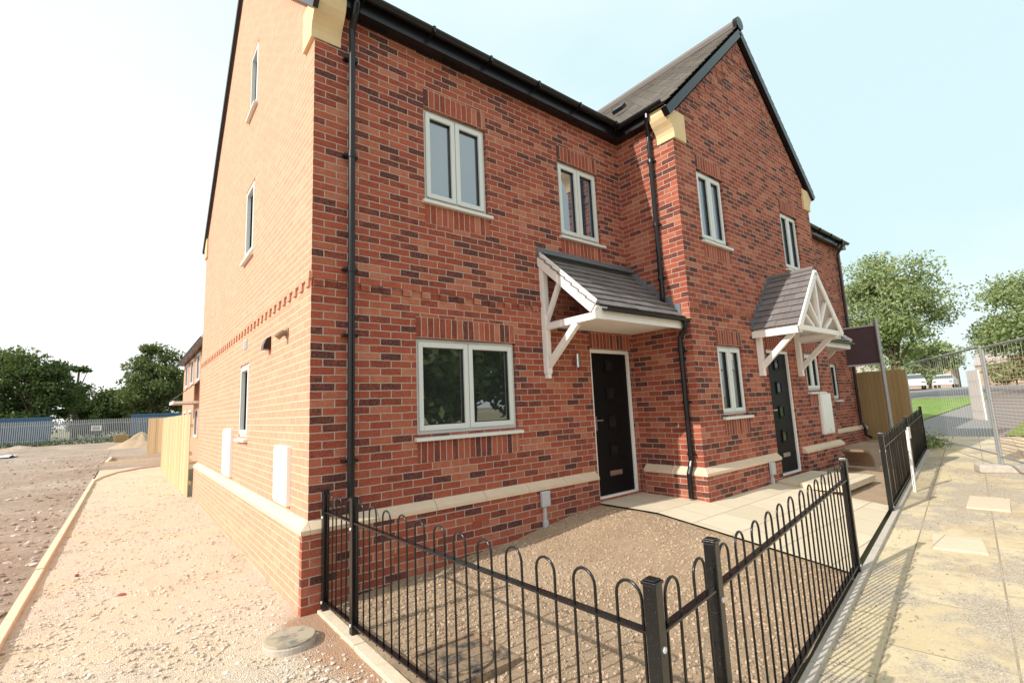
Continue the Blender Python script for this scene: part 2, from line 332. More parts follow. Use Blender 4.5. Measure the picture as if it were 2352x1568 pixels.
# kerbs
b=MB()
for y in np.arange(-3,19.2,.915): b.box(-.735,-.66,y+.004,y+.911,-.1,.055+random.uniform(-.006,.006))
cur=[(-.70,19.25),(-.55,20.6),(-.2,21.9),(.4,23),(1.3,23.7),(2.4,24)]
for i in range(len(cur)-1):
    p,q=V((*cur[i],-.02)),V((*cur[i+1],-.02)); b.stick(p,q,.15,.07,(q-p).cross(V((0,0,1))))
build(b,'path_kerb',M['concrete'],kind='structure',bevel=.006)
for (x0,y0,x1,y1) in ((-.6,27,1.4,26.4),(-.6,27,-.5,31),(-.5,31,1.5,30.5)):
    b=MB(); p,q=V((x0,y0,.02)),V((x1,y1,.02)); b.stick(p,q,.22,.1,(q-p).cross(V((0,0,1)))); build(b,'yard_kerb',M['concrete'],kind='structure')
b=MB()
def edge(x0,x1,o0=-.03,o1=.03,top=.045):
    n=max(1,round((x1-x0)/.9))
    for i in range(n):
        a,c=x0+(x1-x0)*i/n+.003,x0+(x1-x0)*(i+1)/n-.003
        b.hexa([(a,fl(a)+o0,g(a)-.1),(c,fl(c)+o0,g(c)-.1),(c,fl(c)+o1,g(c)-.1),(a,fl(a)+o1,g(a)-.1),(a,fl(a)+o0,g(a)+top),(c,fl(c)+o0,g(c)+top),(c,fl(c)+o1,g(c)+top),(a,fl(a)+o1,g(a)+top)])
edge(1.45,16.3,-.07,-.01)
build(b,'garden_edging',M['edging'],kind='structure',bevel=.005)
b=MB()
for i in range(4):
    y0=1.1+i*.84; b.box(1.34,1.43,y0,y0+.83,-.1,.03)
build(b,'garden_kerb',M['concrete'],kind='structure',bevel=.006)
# ------------------------------------------------------------------ house pieces
YM=4.54; YG=3.53; XL=1.28; XI=6.02; XR=11.0; XE=16.2; YB=13.0; PD=.065
front=lambda yw:(lambda u,z,d:(u,yw-d,z)); rear=lambda yw:(lambda u,z,d:(u,yw+d,z))
left=lambda xw:(lambda u,z,d:(xw-d,u,z)); right=lambda xw:(lambda u,z,d:(xw+d,u,z))
def wall(b,Mf,brk,z0,top,holes,rev=.12):
    us=sorted(set(list(brk)+[h[0] for h in holes]+[h[1] for h in holes]))
    for a,c in zip(us,us[1:]):
        m=(a+c)/2; z=z0
        for h in sorted([h for h in holes if h[0]<m<h[1]],key=lambda h:h[2]):
            if h[2]>z: b.face([Mf(a,z,0),Mf(c,z,0),Mf(c,h[2],0),Mf(a,h[2],0)])
            z=h[3]
        b.face([Mf(a,z,0),Mf(c,z,0),Mf(c,top(c),0),Mf(a,top(a),0)])
    for u0,u1,a,c in holes:
        for p,q in (((u0,a),(u0,c)),((u0,c),(u1,c)),((u1,c),(u1,a)),((u1,a),(u0,a))):
            b.face([Mf(*p,0),Mf(*q,0),Mf(*q,-rev),Mf(*p,-rev)])
def mkwall(par,name,mat,Mf,brk,z0,top,holes=()):
    b=MB(); wall(b,Mf,brk,z0,top,list(holes)); return build(b,name,mat,par,recalc=False)
def ring(b,Mf,u0,u1,z0,z1,w,d0,d1,bottom=True):
    b.mbox(Mf,u0,u0+w,z0,z1,d0,d1); b.mbox(Mf,u1-w,u1,z0,z1,d0,d1); b.mbox(Mf,u0+w,u1-w,z1-w,z1,d0,d1)
    if bottom: b.mbox(Mf,u0+w,u1-w,z0,z0+w,d0,d1)
def soldier(par,Mf,u0,u1,z0,nm='brick_lintel'):
    b=MB(); b.mbox(Mf,u0,u1,z0,z0+.225,-.02,.003); b.uv=[]
    o_=Mf(u0,0,0)
    for f in b.f: b.uv.append([(b.v[i][2]-z0+.0001,((b.v[i][0]+b.v[i][1])-(o_[0]+o_[1])+z0*7)) for i in f])
    build(b,nm,M['soldier'],par)
def window(par,Mf,u0,u1,z0,z1,n=2,solid=True):
    rec=.045 if solid else .015
    b=MB(); ring(b,Mf,u0+.004,u1-.004,z0+.004,z1-.004,.045,-.11,-rec)
    if n==2: b.mbox(Mf,(u0+u1)/2-.02,(u0+u1)/2+.02,z0+.05,z1-.05,-.11,-rec-.001)
    w=build(b,'window',M['frame'],par,bevel=.004)
    cells=[(u0+.04,(u0+u1)/2-.005),((u0+u1)/2+.005,u1-.04)] if n==2 else [(u0+.04,u1-.04)]
    for i,(a,c) in enumerate(cells):
        s=MB(); ring(s,Mf,a,c,z0+.04,z1-.04,.055,-.1,-rec+.019); build(s,'sash',M['frame'],w,bevel=.006)
        s=MB(); ring(s,Mf,a+.05,c-.05,z0+.09,z1-.09,.012,-.09,-.05); build(s,'gasket',M['black'],w)
        e=random.uniform(-.004,.004)
        s=MB(); s.hexa([Mf(a+.05,z0+.09,-.08),Mf(c-.05,z0+.09,-.08+e),Mf(c-.05,z0+.09,-.072+e),Mf(a+.05,z0+.09,-.072),Mf(a+.05,z1-.09,-.08-e),Mf(c-.05,z1-.09,-.08),Mf(c-.05,z1-.09,-.072),Mf(a+.05,z1-.09,-.072-e)]); build(s,'pane',M['glass'] if z0>3 else M['glass2'],w)
    s=MB(); m=(u0+u1)/2; s.mbox(Mf,m-.16,m+.16,z1-.034,z1-.018,-rec,-rec+.009); build(s,'trickle_vent',M['greybox'],w)
    s=MB(); pr=[(-.1,z0-.012),(.055,z0-.03),(.055,z0-.062),(.02,z0-.062),(-.02,z0-.055),(-.1,z0-.055)]
    s.extr([(d,z) for d,z in pr],lambda d,z,t:Mf(t,z,d),u0-.035,u1+.035); build(s,'sill',M['sill'],w)
    if solid:
        soldier(par,Mf,u0,u1,z1+.004)
        if z0>1: soldier(par,Mf,u0,u1,z0-.062-.228,'soldier_course')
def door(par,Mf,u0,u1,z0,z1,hs):
    b=MB(); b.mbox(Mf,u0+.05,u1-.05,z0+.03,z1-.05,-.1,-.06); d=build(b,'door',M['doorblk'],par,bevel=.004)
    b=MB(); ring(b,Mf,u0+.003,u1-.003,z0,z1-.003,.052,-.12,-.03,False); b.mbox(Mf,u0+.05,u1-.05,z0,z0+.03,-.12,-.02); build(b,'door_frame',M['upvc'],d,bevel=.004)
    m=(u0+u1)/2
    for i in range(4):
        zc=z0+.62+i*.405
        b=MB(); ring(b,Mf,m-.10,m+.10,zc-.10,zc+.10,.028,-.062,-.042); build(b,'light_surround',M['doorblk'],d,bevel=.005)
        b=MB(); b.mbox(Mf,m-.072,m+.072,zc-.072,zc+.072,-.06,-.054); build(b,'door_light',M['doorglass'],d)
    b=MB(); ring(b,Mf,m-.13,m+.13,z0+.28,z0+.345,.012,-.062,-.05); b.mbox(Mf,m-.115,m+.115,z0+.293,z0+.333,-.062,-.055); build(b,'letterbox',M['steel'],d)
    hx=u0+.1 if hs<0 else u1-.1
    b=MB(); b.mbox(Mf,hx-.014,hx+.014,z0+.92,z0+1.12,-.06,-.052); b.mbox(Mf,hx-.01,hx+(.11 if hs<0 else -.11),z0+1.05,z0+1.07,-.03,-.015); b.mbox(Mf,hx-.008,hx+.008,z0+1.05,z0+1.07,-.055,-.02); build(b,'door_handle',M['steel'],d,bevel=.003)
    b=MB(); b.mbox(Mf,m-.01,m+.01,z0+1.5,z0+1.52,-.062,-.052); build(b,'spyhole',M['steel'],d)
CZ0,CZ1,CZ2=.648,.685,.750
def plinth_cap(par,Mf,a,c,corner=None):
    b=MB(); n=max(1,round((c-a)/.6))
    for i in range(n):
        p,q=a+(c-a)*i/n+.003,a+(c-a)*(i+1)/n-.003
        b.extr([(0,CZ0),(PD+.012,CZ0),(PD+.012,CZ1),(.004,CZ2),(0,CZ2)],lambda d,z,t:Mf(t,z,d),p,q)
    if corner:
        x,y=corner; c0=x-PD-.012; c1=y-PD-.012
        b.face([(c0,c1,CZ1),(x,c1,CZ1),(x,y-.004,CZ2)]); b.face([(c0,c1,CZ1),(c0,y,CZ1),(x-.004,y,CZ2)]); b.face([(c0,c1,CZ1),(x,y-.004,CZ2),(x-.004,y,CZ2)]); b.box(c0,x,c1,y,CZ0,CZ1-.0005)
    build(b,'plinth_coping',M['stone'],par)
def gutter(b,P,t0,t1,r=.055):
    prof=[(r*math.cos(a),r*math.sin(a)) for a in [math.pi+math.pi*i/8 for i in range(9)]]+[(r*.9*math.cos(a),r*.9*math.sin(a)) for a in [2*math.pi-math.pi*i/8 for i in range(9)]]
    b.extr(prof,P,t0,t1)
def kneeler(par,P,t0,t1,zb,zt):
    pr=[(-.3,zb),(0.01,zb),(.012,zb+.09),(.028,zb+.14),(.065,zb+.19),(.11,zb+.24),(.15,zb+.30),(.17,zb+.36),(.175,zt),(-.3,zt)]
    b=MB(); b.extr(pr,P,t0,t1); build(b,'kneeler',M['kstone'],par)
def tiles(b,O,A,Sv,W,L,gauge,tw):
    O,A,Sv=V(O),V(A).normalized(),V(Sv).normalized(); N=A.cross(Sv); N=N if N.z>0 else -N
    i=0; s=0
    while s<L-.01:
        l=min(gauge*1.12,L-s); t=-(tw/2 if i%2 else 0)
        while t<W-.005:
            a=max(t,0); c=min(t+tw,W); j=random.uniform(-.002,.002)
            b.obox(O+A*(a+.0015)+Sv*(s+random.uniform(-.002,.002))+N*(.022+j),A*(c-a-.003),Sv*l-N*.02,N*.014); t+=tw
        s+=gauge; i+=1
def rows(b,O,A,Sv,W,L,gauge):
    O,A,Sv=V(O),V(A).normalized(),V(Sv).normalized(); N=A.cross(Sv); N=N if N.z>0 else -N
    s=0; i=0
    while s<L-.01:
        l=min(gauge*1.05,L-s); f0=len(b.f)
        o=O+Sv*s+N*.02; b.obox(o,A*W,Sv*l-N*.014,N*.014)
        for q in range(f0,len(b.f)):
            b.uv[q]=[((V(b.v[w])-O).dot(A)+(.1 if i%2 else 0),i*.32+.03+min(.12,max(0,(V(b.v[w])-O).dot(Sv)-s))) for w in b.f[q]]
        s+=gauge; i+=1
PM=.892; PG=.96
ZE=5.80
ym=(YM+YB)/2; xm=(XI+XR)/2
# ---- house A (nearest)
hA=thing('brick_house','nearest new red brick house with the plain gable end, lean-to porch and wide ground-floor window','house',(XL,YM,0))
Fm=front(YM); Lf=left(XL)
winA=[(2.49,3.37,4.02,5.14),(4.62,5.475,4.02,5.14),(2.35,3.70,1.41,2.43)]
mkwall(hA,'front_wall',M['brick'],Fm,(XL,XI),-.1,lambda u:ZE,winA+[(5.05,5.955,.36,2.43)])
mkwall(hA,'rear_wall',M['brick'],rear(YB),(XL,XI),-.1,lambda u:ZE-.05)
winS=[(7.38,8.03,1.41,2.43),(7.38,8.03,4.02,5.14),(7.4,7.98,6.35,7.40)]
mkwall(hA,'gable_wall',M['brick_sunlit'],Lf,(YM,ym,YB),-.1,lambda u:ZE-.03+PM*min(u-YM,YB-u),winS)
for w in winA: window(hA,Fm,*w)
for w in winS: window(hA,Lf,*w,n=1,solid=False)
door(hA,Fm,5.05,5.955,.36,2.43,-1); soldier(hA,Fm,5.05,5.955,2.434)
b=MB(); b.mbox(Fm,XL-PD,4.99,-.1,CZ0+.005,-.01,PD); build(b,'plinth',M['brick'],hA)
b=MB(); b.mbox(Lf,YM,YB,-.1,CZ0+.005,-.01,PD-.0005); build(b,'plinth',M['brick_sunlit'],hA)
plinth_cap(hA,Fm,XL,5.0,(XL,YM)); plinth_cap(hA,Lf,YM,YB)
def dentils(par,Mf,a,c,z,mat):
    b=MB(); b.mbox(Mf,a,c,z,z+.072,-.01,.022); u=a+.02
    while u<c-.1:
        b.mbox(Mf,u,u+.1,z-.07,z-.002,-.01,.02); u+=.225
    build(b,'dentil_course',mat,par)
dentils(hA,Lf,YM,YB,2.93,M['brick_sunlit'])
dentils(hA,Fm,XL,XI,2.93,M['brick'])
def rake(par,Mf,a,c,za,sl,mat,sgn):
    b=MB(); n=int(abs(c-a)/.225)
    for i in range(n):
        u=a+sgn*i*.225; z=za+sl*i*.225
        b.mbox(Mf,min(u,u+sgn*.22),max(u,u+sgn*.22),z-.16,z-.02,-.01,.018)
    build(b,'rake_corbel',mat,par)
kneeler(hA,lambda a,z,t:(t,YM-a,z),XL-.035,XL+.26,5.42,5.86)
kneeler(hA,lambda a,z,t:(t,YB+a,z),XL-.035,XL+.26,5.42,5.86)
def mainroof(par,x0,x1):
    b=MB(); L=math.hypot(ym-4.36,PM*(ym-4.36))
    rows(b,(x0,4.36,5.93),(1,0,0),(0,1,PM),x1-x0,L,.16); rows(b,(x0,YB+.18,5.93),(1,0,0),(0,-1,PM),x1-x0,L,.16)
    rf=build(b,'roof',M['tilesheet'],par)
    b=MB(); zr=5.93+PM*(ym-4.36)+.03; b.tube([(x0,ym,zr),(x1,ym,zr)],.12,10); build(b,'ridge_tiles',M['tile'],rf)
mainroof(hA,XL-.05,XI)
def eaves(par,x0,x1):
    b=MB(); b.box(x0,x1,YM-.16,YM+.05,5.80,5.825); b.box(x0,x1,YM-.165,YM-.14,5.79,5.97); build(b,'fascia',M['black'],par)
    b=MB(); gutter(b,lambda a,z,t:(t,YM-.222+a,5.965+z),x0,x1); 
    u=x0+.4
    while u<x1: b.box(u,u+.03,YM-.285,YM-.16,5.90,5.975); u+=.8
    build(b,'gutter',M['black'],par)
eaves(hA,XL+.01,5.86)
b=MB()
for s_,y0 in ((1,YM),(-1,YB)):
    b.stick((XL-.045,y0-s_*.2,ZE-.15),(XL-.045,ym,ZE+PM*abs(ym-y0)+.03),.11,.05,(1,0,0))
build(b,'verge',M['black'],hA)
b=MB(); X=1.63; yw=YM-.06
b.tube([(X,YM-.22,5.92),(X,YM-.22,5.82),(X,YM-.18,5.74),(X,yw-.02,5.62),(X,yw-.02,5.5),(X,yw-.02,.86),(X,yw-.05,.78),(X,yw-.09,.68),(X,yw-.09,.03)],.033,14)
for z in (1.2,3.02,4.2): b.tube([(X,yw-.02,z),(X,yw-.02,z+.06)],.040,14)
for z in (1.23,2.4,3.05,4.23,5.3): b.box(X-.07,X+.07,yw-.01,YM,z-.012,z+.012)
build(b,'downpipe',M['black'],hA)
def leanto(par,x0,x1,outer):
    zt,ze,ye=3.62,2.78,3.62; sl=V((0,YM-ye,zt-ze)); L=sl.length; A0=outer==x0
    b=MB(); tiles(b,(x0-.03,ye,ze),(1,0,0),sl,x1-x0+.03,L,.15,.165)
    cn=build(b,'porch_canopy',M['tile'],par)
    b=MB(); b.obox((x0,ye+.02,ze-.02),(x1-x0,0,0),sl*.98,V((0,0,.02))); b.box(x0,x1,ye,ye+.025,ze-.15,ze); b.box(x0,x1,ye+.03,YM,ze-.10,ze-.085); build(b,'fascia_board',M['white'],cn)
    b=MB(); b.box(x0-.02,x1,YM-.14,YM-.004,zt+.005,zt+.025); b.box(x0-.02,x1,YM-.02,YM-.003,zt,zt+.12)
    xw=x1 if A0 else x0; sg=-1 if A0 else 1
    for i in range(7):
        y=ye+.04+i*.13; z=ze+(zt-ze)*(y-ye)/(YM-ye); b.box(min(xw,xw+sg*.012),max(xw,xw+sg*.012),y,y+.13,z,z+.19)
    build(b,'flashing',M['lead'],cn)
    b=MB(); gutter(b,lambda a,z,t:(t,ye-.05+a,ze-.02+z),x0+.12,x1+.02,.045); build(b,'porch_gutter',M['black'],cn)
    xo=outer+(.035 if A0 else -.035); xb=xo+(-.045 if A0 else .045)
    b=MB(); sd=(1,0,0)
    b.box(xo-.04,xo+.04,YM-.08,YM-.002,2.06,3.50)
    b.box(xo-.03,xo+.03,YM-.07,YM-.004,2.0,2.06)
    b.stick((xo,YM-.08,2.665),(xo,ye+.03,2.665),.085,.07,sd)
    b.stick((xo,YM-.01,zt-.09),(xo,ye,ze-.05),.09,.07,sd)
    b.stick((xo,YM-.05,2.15),(xo,YM-.60,2.63),.08,.065,sd)
    b.stick((xo,YM-.06,2.72),(xo,YM-.34,3.2),.055,.055,sd)
    b.stick((xb,YM,zt-.02),(xb,ye,ze-.01),.17,.02,sd)
    build(b,'timber_bracket',M['white'],cn,bevel=.004)
leanto(hA,4.16,XI,4.16)
# ---- house B
hB=thing('brick_house','gabled middle red brick house with forward-facing gable and pitched porch over its door','house',(XI,YG,0))
b=MB(); yp=3.68; xp=XI-.06
b.tube([(xp-.02,3.57,2.73),(xp-.02,3.57,2.66),(xp,3.60,2.60),(xp,yp,2.52),(xp,yp,2.4),(xp,yp,.84),(xp-.03,yp,.76),(xp-.075,yp,.68),(xp-.075,yp,.36)],.034,12)
for z in (2.3,.9,1.6): b.tube([(xp,yp,z),(xp,yp,z+.05)],.041,12); b.box(xp,XI,yp-.06,yp+.06,z+.01,z+.03)
build(b,'porch_downpipe',M['black'],hB)
b=MB(); yp=3.9; xp=XI-.055
b.tube([(XI-.2,yp-.1,5.92),(XI-.2,yp-.1,5.83),(XI-.15,yp-.05,5.76),(xp,yp,5.62),(xp,yp,5.5),(xp,yp,3.12),(xp-.04,yp-.02,3.06)],.035,12)
for z in (4.2,5.2,3.4): b.tube([(xp,yp,z),(xp,yp,z+.05)],.042,12); b.box(xp,XI,yp-.06,yp+.06,z+.01,z+.03)
build(b,'downpipe',M['black'],hB)
Fg=front(YG); Rl=left(XI)
winB=[(6.57,7.36,4.02,5.14),(9.5,10.28,4.02,5.14),(6.66,7.42,1.41,2.43),(9.8,10.5,1.72,2.43)]
gt=lambda u:ZE+PG*min(u-XI,XR-u)
mkwall(hB,'front_wall',M['brick'],Fg,(XI,xm,XR),0,gt,winB+[(8.24,9.15,.36,2.43)])
mkwall(hB,'return_wall',M['brick'],Rl,(YG,YM),0,lambda u:ZE); mkwall(hB,'return_wall',M['brick'],right(XR),(YG,YM),0,lambda u:ZE); mkwall(hB,'rear_wall',M['brick'],rear(YB),(XI,XR),0,lambda u:ZE)
for w in winB: window(hB,Fg,*w)
door(hB,Fg,8.24,9.15,.36,2.43,-1); soldier(hB,Fg,8.24,9.15,2.434)
for a,c in ((XI-PD,8.18),(9.21,XR+PD)):
    b=MB(); b.mbox(Fg,a,c,0,CZ0+.005,-.01,PD); build(b,'plinth',M['brick'],hB)
b=MB(); b.mbox(Rl,YG,YM-.1,0,CZ0+.005,-.01,PD-.001); build(b,'plinth',M['brick'],hB)
plinth_cap(hB,Fg,XI,8.19,(XI,YG)); plinth_cap(hB,Fg,9.2,XR+.06); plinth_cap(hB,Rl,YG,YM-.09)
b=MB(); b.mbox(Fg,XI,XR,2.93,3.0,-.01,.014); build(b,'string_course',M['brick'],hB)
rake(hB,Fg,XI+.2,xm,ZE+.12,PG,M['brick'],1); rake(hB,Fg,XR-.2,xm,ZE+.12,PG,M['brick'],-1)
kneeler(hB,lambda a,z,t:(XI-a,t,z),YG-.035,YG+.26,5.44,5.88); kneeler(hB,lambda a,z,t:(XR+a,t,z),YG-.035,YG+.26,5.44,5.88)
mainroof(hB,XI,XR)
b=MB(); L=math.hypot(1,PG)*(xm-XI+.2)
rows(b,(XI-.2,YG-.07,5.90),(0,1,0),(1,0,PG),4.3,L,.16); rows(b,(XR+.2,YG-.07,5.90),(0,1,0),(-1,0,PG),4.3,L,.16)
rf=build(b,'gable_roof',M['tilesheet'],hB)
b=MB(); zr=5.90+PG*(xm-XI+.2)+.03; b.tube([(xm,YG-.02,zr),(xm,YG+4.2,zr)],.11,10); build(b,'ridge_tiles',M['tile'],rf)
b=MB(); b.tube([(xm,YG-.10,zr),(xm,YG-.02,zr)],.13,10); build(b,'ridge_end_cap',M['black'],rf)
b=MB(); b.obox((XI+.75,4.9,6.93),(.12,0,.115),(0,.22,0),(-.05,0,.05)); build(b,'tile_vent',M['black'],rf)
b=MB()
for s_,x0 in ((1,XI),(-1,XR)):
    b.stick((x0-s_*.2,YG-.04,ZE-.04),(xm,YG-.04,ZE+PG*(xm-XI)+.15),.13,.09,(0,1,0))
build(b,'verge',M['black'],hB)
b=MB(); b.box(XI-.165,XI-.14,YG+.26,YM,5.79,5.95); b.box(XI-.15,XI+.05,YG+.26,YM,5.80,5.82); build(b,'fascia',M['black'],hB)
b=MB(); b.box(XR+.14,XR+.165,YG+.2,YM,5.79,5.95); build(b,'fascia',M['black'],hB)
b=MB(); gutter(b,lambda a,z,t:(XI-.222+a,t,5.94+z),YG-.02,YM-.2); build(b,'gutter',M['black'],hB)
b=MB(); gutter(b,lambda a,z,t:(XR+.222+a,t,5.94+z),YG-.02,YM-.2); build(b,'gutter',M['black'],hB)
def porch(par,xc,hw,y0,ze,za):
    b=MB()
    for s_ in (-1,1):
        sl=V((-s_*hw,0,za-ze)); tiles(b,(xc+s_*hw,y0,ze) ,(0,1,0),sl,YG-y0,sl.length,.15,.165)
    cn=build(b,'porch_canopy',M['tile'],par)
    b=MB(); b.tube([(xc,y0,za+.03),(xc,YG,za+.03)],.05,8); build(b,'ridge_tiles',M['tile'],cn)
    b=MB(); b.box(xc-hw,xc+hw,YG-.02,YG-.003,ze,ze+.05)
    for s_ in (-1,1):
        for i in range(7):
            t=i/7; x=xc+s_*hw*(1-t); z=ze+(za-ze)*t; b.box(min(x,x-s_*hw/7),max(x,x-s_*hw/7),YG-.015,YG-.003,z,z+.2)
    build(b,'flashing',M['lead'],cn)
    b=MB(); sd=(0,1,0)
    for s_ in (-1,1):
        b.stick((xc+s_*hw,y0-.012,ze-.05),(xc,y0-.012,za-.03),.10,.03,sd)
        b.box(xc+s_*(hw-.01)-.012,xc+s_*(hw-.01)+.012,y0+.02,YG,ze-.12,ze-.01)
        xo=xc+s_*(hw-.14)
        b.box(xo-.04,xo+.04,YG-.08,YG-.002,1.98,ze+.08); b.stick((xo,YG-.08,ze-.06),(xo,y0+.02,ze-.06),.085,.075,(1,0,0))
        b.stick((xo,YG-.05,2.12),(xo,y0+.14,ze-.09),.08,.065,(1,0,0))
        b.stick((xc,y0+.03,ze+.02),(xc+s_*hw*.45,y0+.03,ze+(za-ze)*.5),.05,.05,sd)
        b.stick((xc+s_*.25,y0+.031,ze+.02),(xc+s_*hw*.72,y0+.031,ze+(za-ze)*.26),.045,.045,sd)
    b.stick((xc-hw+.06,y0+.03,ze-.03),(xc+hw-.06,y0+.03,ze-.03),.08,.06,sd); b.stick((xc,y0+.028,ze),(xc,y0+.028,za-.08),.06,.055,sd)
    b.obox((xc-hw+.02,y0+.02,ze-.01),(0,YG-y0-.03,0),(hw-.02,0,za-ze-.02),(0,0,.012)); b.obox((xc+hw-.02,y0+.02,ze-.01),(0,YG-y0-.03,0),(-hw+.02,0,za-ze-.02),(0,0,.012))
    build(b,'timber_bracket',M['white'],cn,bevel=.004)
porch(hB,8.7,.9,2.83,2.70,3.66)
# ---- house C
hC=thing('brick_house','farthest red brick house of the terrace, recessed beyond the gable','house',(XR,YM,0))
winC=[(14.2,14.65,1.5,2.43),(12.0,12.8,4.02,5.14)]
mkwall(hC,'front_wall',M['brick'],Fm,(XR,XE),0,lambda u:ZE,winC+[(11.1,12.0,.36,2.43)]); mkwall(hC,'side_wall',M['brick'],right(XE),(YM,ym,YB),0,lambda u:ZE+PM*min(u-YM,YB-u)); mkwall(hC,'rear_wall',M['brick'],rear(YB),(XR,XE),0,lambda u:ZE)
for w in winC: window(hC,Fm,*w,n=2 if w[1]-w[0]>.5 else 1)
door(hC,Fm,11.1,12.0,.36,2.43,1)
b=MB(); b.mbox(Fm,12.05,XE+PD,0,CZ0+.005,-.01,PD); build(b,'plinth',M['brick'],hC)
plinth_cap(hC,Fm,12.04,XE+.06)
mainroof(hC,XR,XE+.06); eaves(hC,XR+.2,XE+.02)
leanto(hC,XR,12.75,12.75)
b=MB(); X=15.75; b.tube([(X,YM-.22,5.92),(X,YM-.22,5.82),(X,YM-.07,5.6),(X,YM-.07,.86),(X,YM-.14,.7),(X,YM-.14,.5),(X+.2,YM-.2,.42)],.035,10); build(b,'downpipe',M['black'],hC)
# ---- fittings
def meter(par,Mf,u0,u1,z0,z1):
    b=MB(); b.mbox(Mf,u0,u1,z0,z1,-.01,.045); m=build(b,'meter_box',M['upvc'],par,bevel=.008)
    b=MB(); b.mbox(Mf,u0+.03,u1-.03,z0+.03,z1-.03,.044,.058); build(b,'meter_box_door',M['upvc'],m,bevel=.006)
    b=MB(); b.mbox(Mf,(u0+u1)/2-.015,(u0+u1)/2+.015,z0+.06,z0+.09,.057,.064); build(b,'lock',M['greybox'],m)
meter(hA,Lf,5.12,5.62,.80,1.37); meter(hA,Lf,8.45,9.1,.80,1.52); meter(hB,Fg,10.2,10.72,.90,1.66)
def tbox(par,Mf,u,z,zb):
    b=MB(); b.mbox(Mf,u-.065,u+.065,z-.09,z+.09,PD+.0125,PD+.06); m=build(b,'cable_box',M['greybox'],par,bevel=.01)
    b=MB(); b.mbox(Mf,u-.022,u+.022,zb,z-.09,PD-.001,PD+.03); b.mbox(Mf,u-.035,u+.035,zb-.02,zb+.08,PD,PD+.04); build(b,'cable_cover',M['greybox'],m,bevel=.006)
tbox(hA,Fm,3.98,.55,.22); tbox(hB,Fg,7.76,.56,.33)
b=MB(); b.tube([(4.72,YM-.07,2.15),(4.72,YM-.07,2.33)],.032,12); b.box(4.70,4.74,YM-.06,YM,2.21,2.26); build(b,'wall_light',M['steel'],hA)
b=MB(); b.tube([(XL,5.36,2.53),(XL-.05,5.36,2.53),(XL-.08,5.36,2.505),(XL-.10,5.36,2.48)],.034,14); b.mbox(Lf,5.31,5.41,2.48,2.58,0,.010); build(b,'flue',M['brown'],hA)
b=MB(); pr=[(0,2.45),(.085,2.45),(.08,2.50),(.05,2.58),(0,2.61)]
b.extr(pr,lambda d,z,t:Lf(t,z,d),6.10,6.23); build(b,'extractor_cowl',M['black'],hA)
b=MB(); b.mbox(Lf,7.55,7.78,2.64,2.78,0,.012)
for i in range(4): b.mbox(Lf,7.56,7.77,2.655+i*.03,2.668+i*.03,.01,.02)
build(b,'vent_grille',M['greybox'],hA)
for (x,z) in ((2.05,.26),(2.95,.40)):
    b=MB(); ring(b,Fm,x,x+.21,z,z+.065,.008,PD-.001,PD+.006)
    for i in range(3): b.mbox(Fm,x+.01,x+.2,z+.015+i*.016,z+.022+i*.016,PD,PD+.005)
    build(b,'air_brick',M['terracotta'],hA)
# ------------------------------------------------------------------ railings
rr=.0575; hh_=.985
hb=MB(); hb.tube([(-rr,0,.07),(-rr,0,hh_-rr)]+[(-rr*math.cos(a),0,hh_-rr+rr*math.sin(a)) for a in [math.pi*i/10 for i in range(1,10)]]+[(rr,0,hh_-rr),(rr,0,.07)],.0062,8)
hme=None
def railing(label,runs,posts,loc):
    global hme
    root=thing('metal_railing',label,'railing',loc)
    for (px,py,ang,hh) in posts:
        z=g(px); b=MB(); w=.026
        ca,sa=math.cos(ang),math.sin(ang)
        def R(u,z_,d): return (px+ca*u-sa*d,py+sa*u+ca*d,z_)
        b.mbox(R,-w,w,z-.1,z+hh,-w,w); b.mbox(R,-w-.005,w+.005,z+hh,z+hh+.012,-w-.005,w+.005); b.mbox(R,-w+.002,w-.002,z+hh+.012,z+hh+.018,-w+.002,w-.002)
        p=build(b,'post',M['paint'],root,bevel=.003)
        for zz in (.82,.13):
            for sd in (-1,1):
                b=MB(); b.tube([R(0,z+zz-.035,sd*(w-.001)),R(0,z+zz-.035,sd*(w+.006))],.011,10); build(b,'bolt',M['bolt'],p)
    for (x0,y0,x1,y1,n) in runs:
        L=math.hypot(x1-x0,y1-y0); d=V((x1-x0,y1-y0,0))/L; z0,z1=g(x0),g(x1); sd=V((-d.y,d.x,0))
        for zz in (.83,.10):
            b=MB(); b.stick((x0,y0,z0+zz),(x1,y1,z1+zz),.010,.038,sd); build(b,'rail',M['paint'],root)
        for i in range(n):
            t=(i+.5)/n; hx,hy,hz=x0+(x1-x0)*t,y0+(y1-y0)*t,z0+(z1-z0)*t
            if hme is None:
                o=build(hb,'hoop',M['paint'],None,smooth=True); hme=o.data
            else:
                o=bpy.data.objects.new('hoop',hme); C.objects.link(o)
            o.parent=root; o.location=V((hx,hy,hz))-root.location; o.rotation_euler=(random.uniform(-.006,.006),random.uniform(-.004,.004),math.atan2(d.y,d.x))
P1=(1.39,4.41); P2=(1.41,3.79); P3=(1.515,1.137); P4=(2.06,fl(2.06)); P5=(5.10,fl(5.10)); P6=(7.66,fl(7.66)); P7=(11.0,fl(11.0)); P8=(14.6,fl(14.6))
an=math.atan(.1375); sa_=math.pi/2+.04
railing('black bow-top metal railing wrapped around the corner of the nearest raked soil garden',
  [(*P1,*P2,3),(*P2,*P3,12),(*P3,*P4,2),(*P4,*P5,13)],
  [(*P1,sa_,1.0),(*P2,sa_,1.0),(*P3,an,1.0),(*P4,an,1.02),(*P5,an,1.0)],(P3[0],P3[1],0))
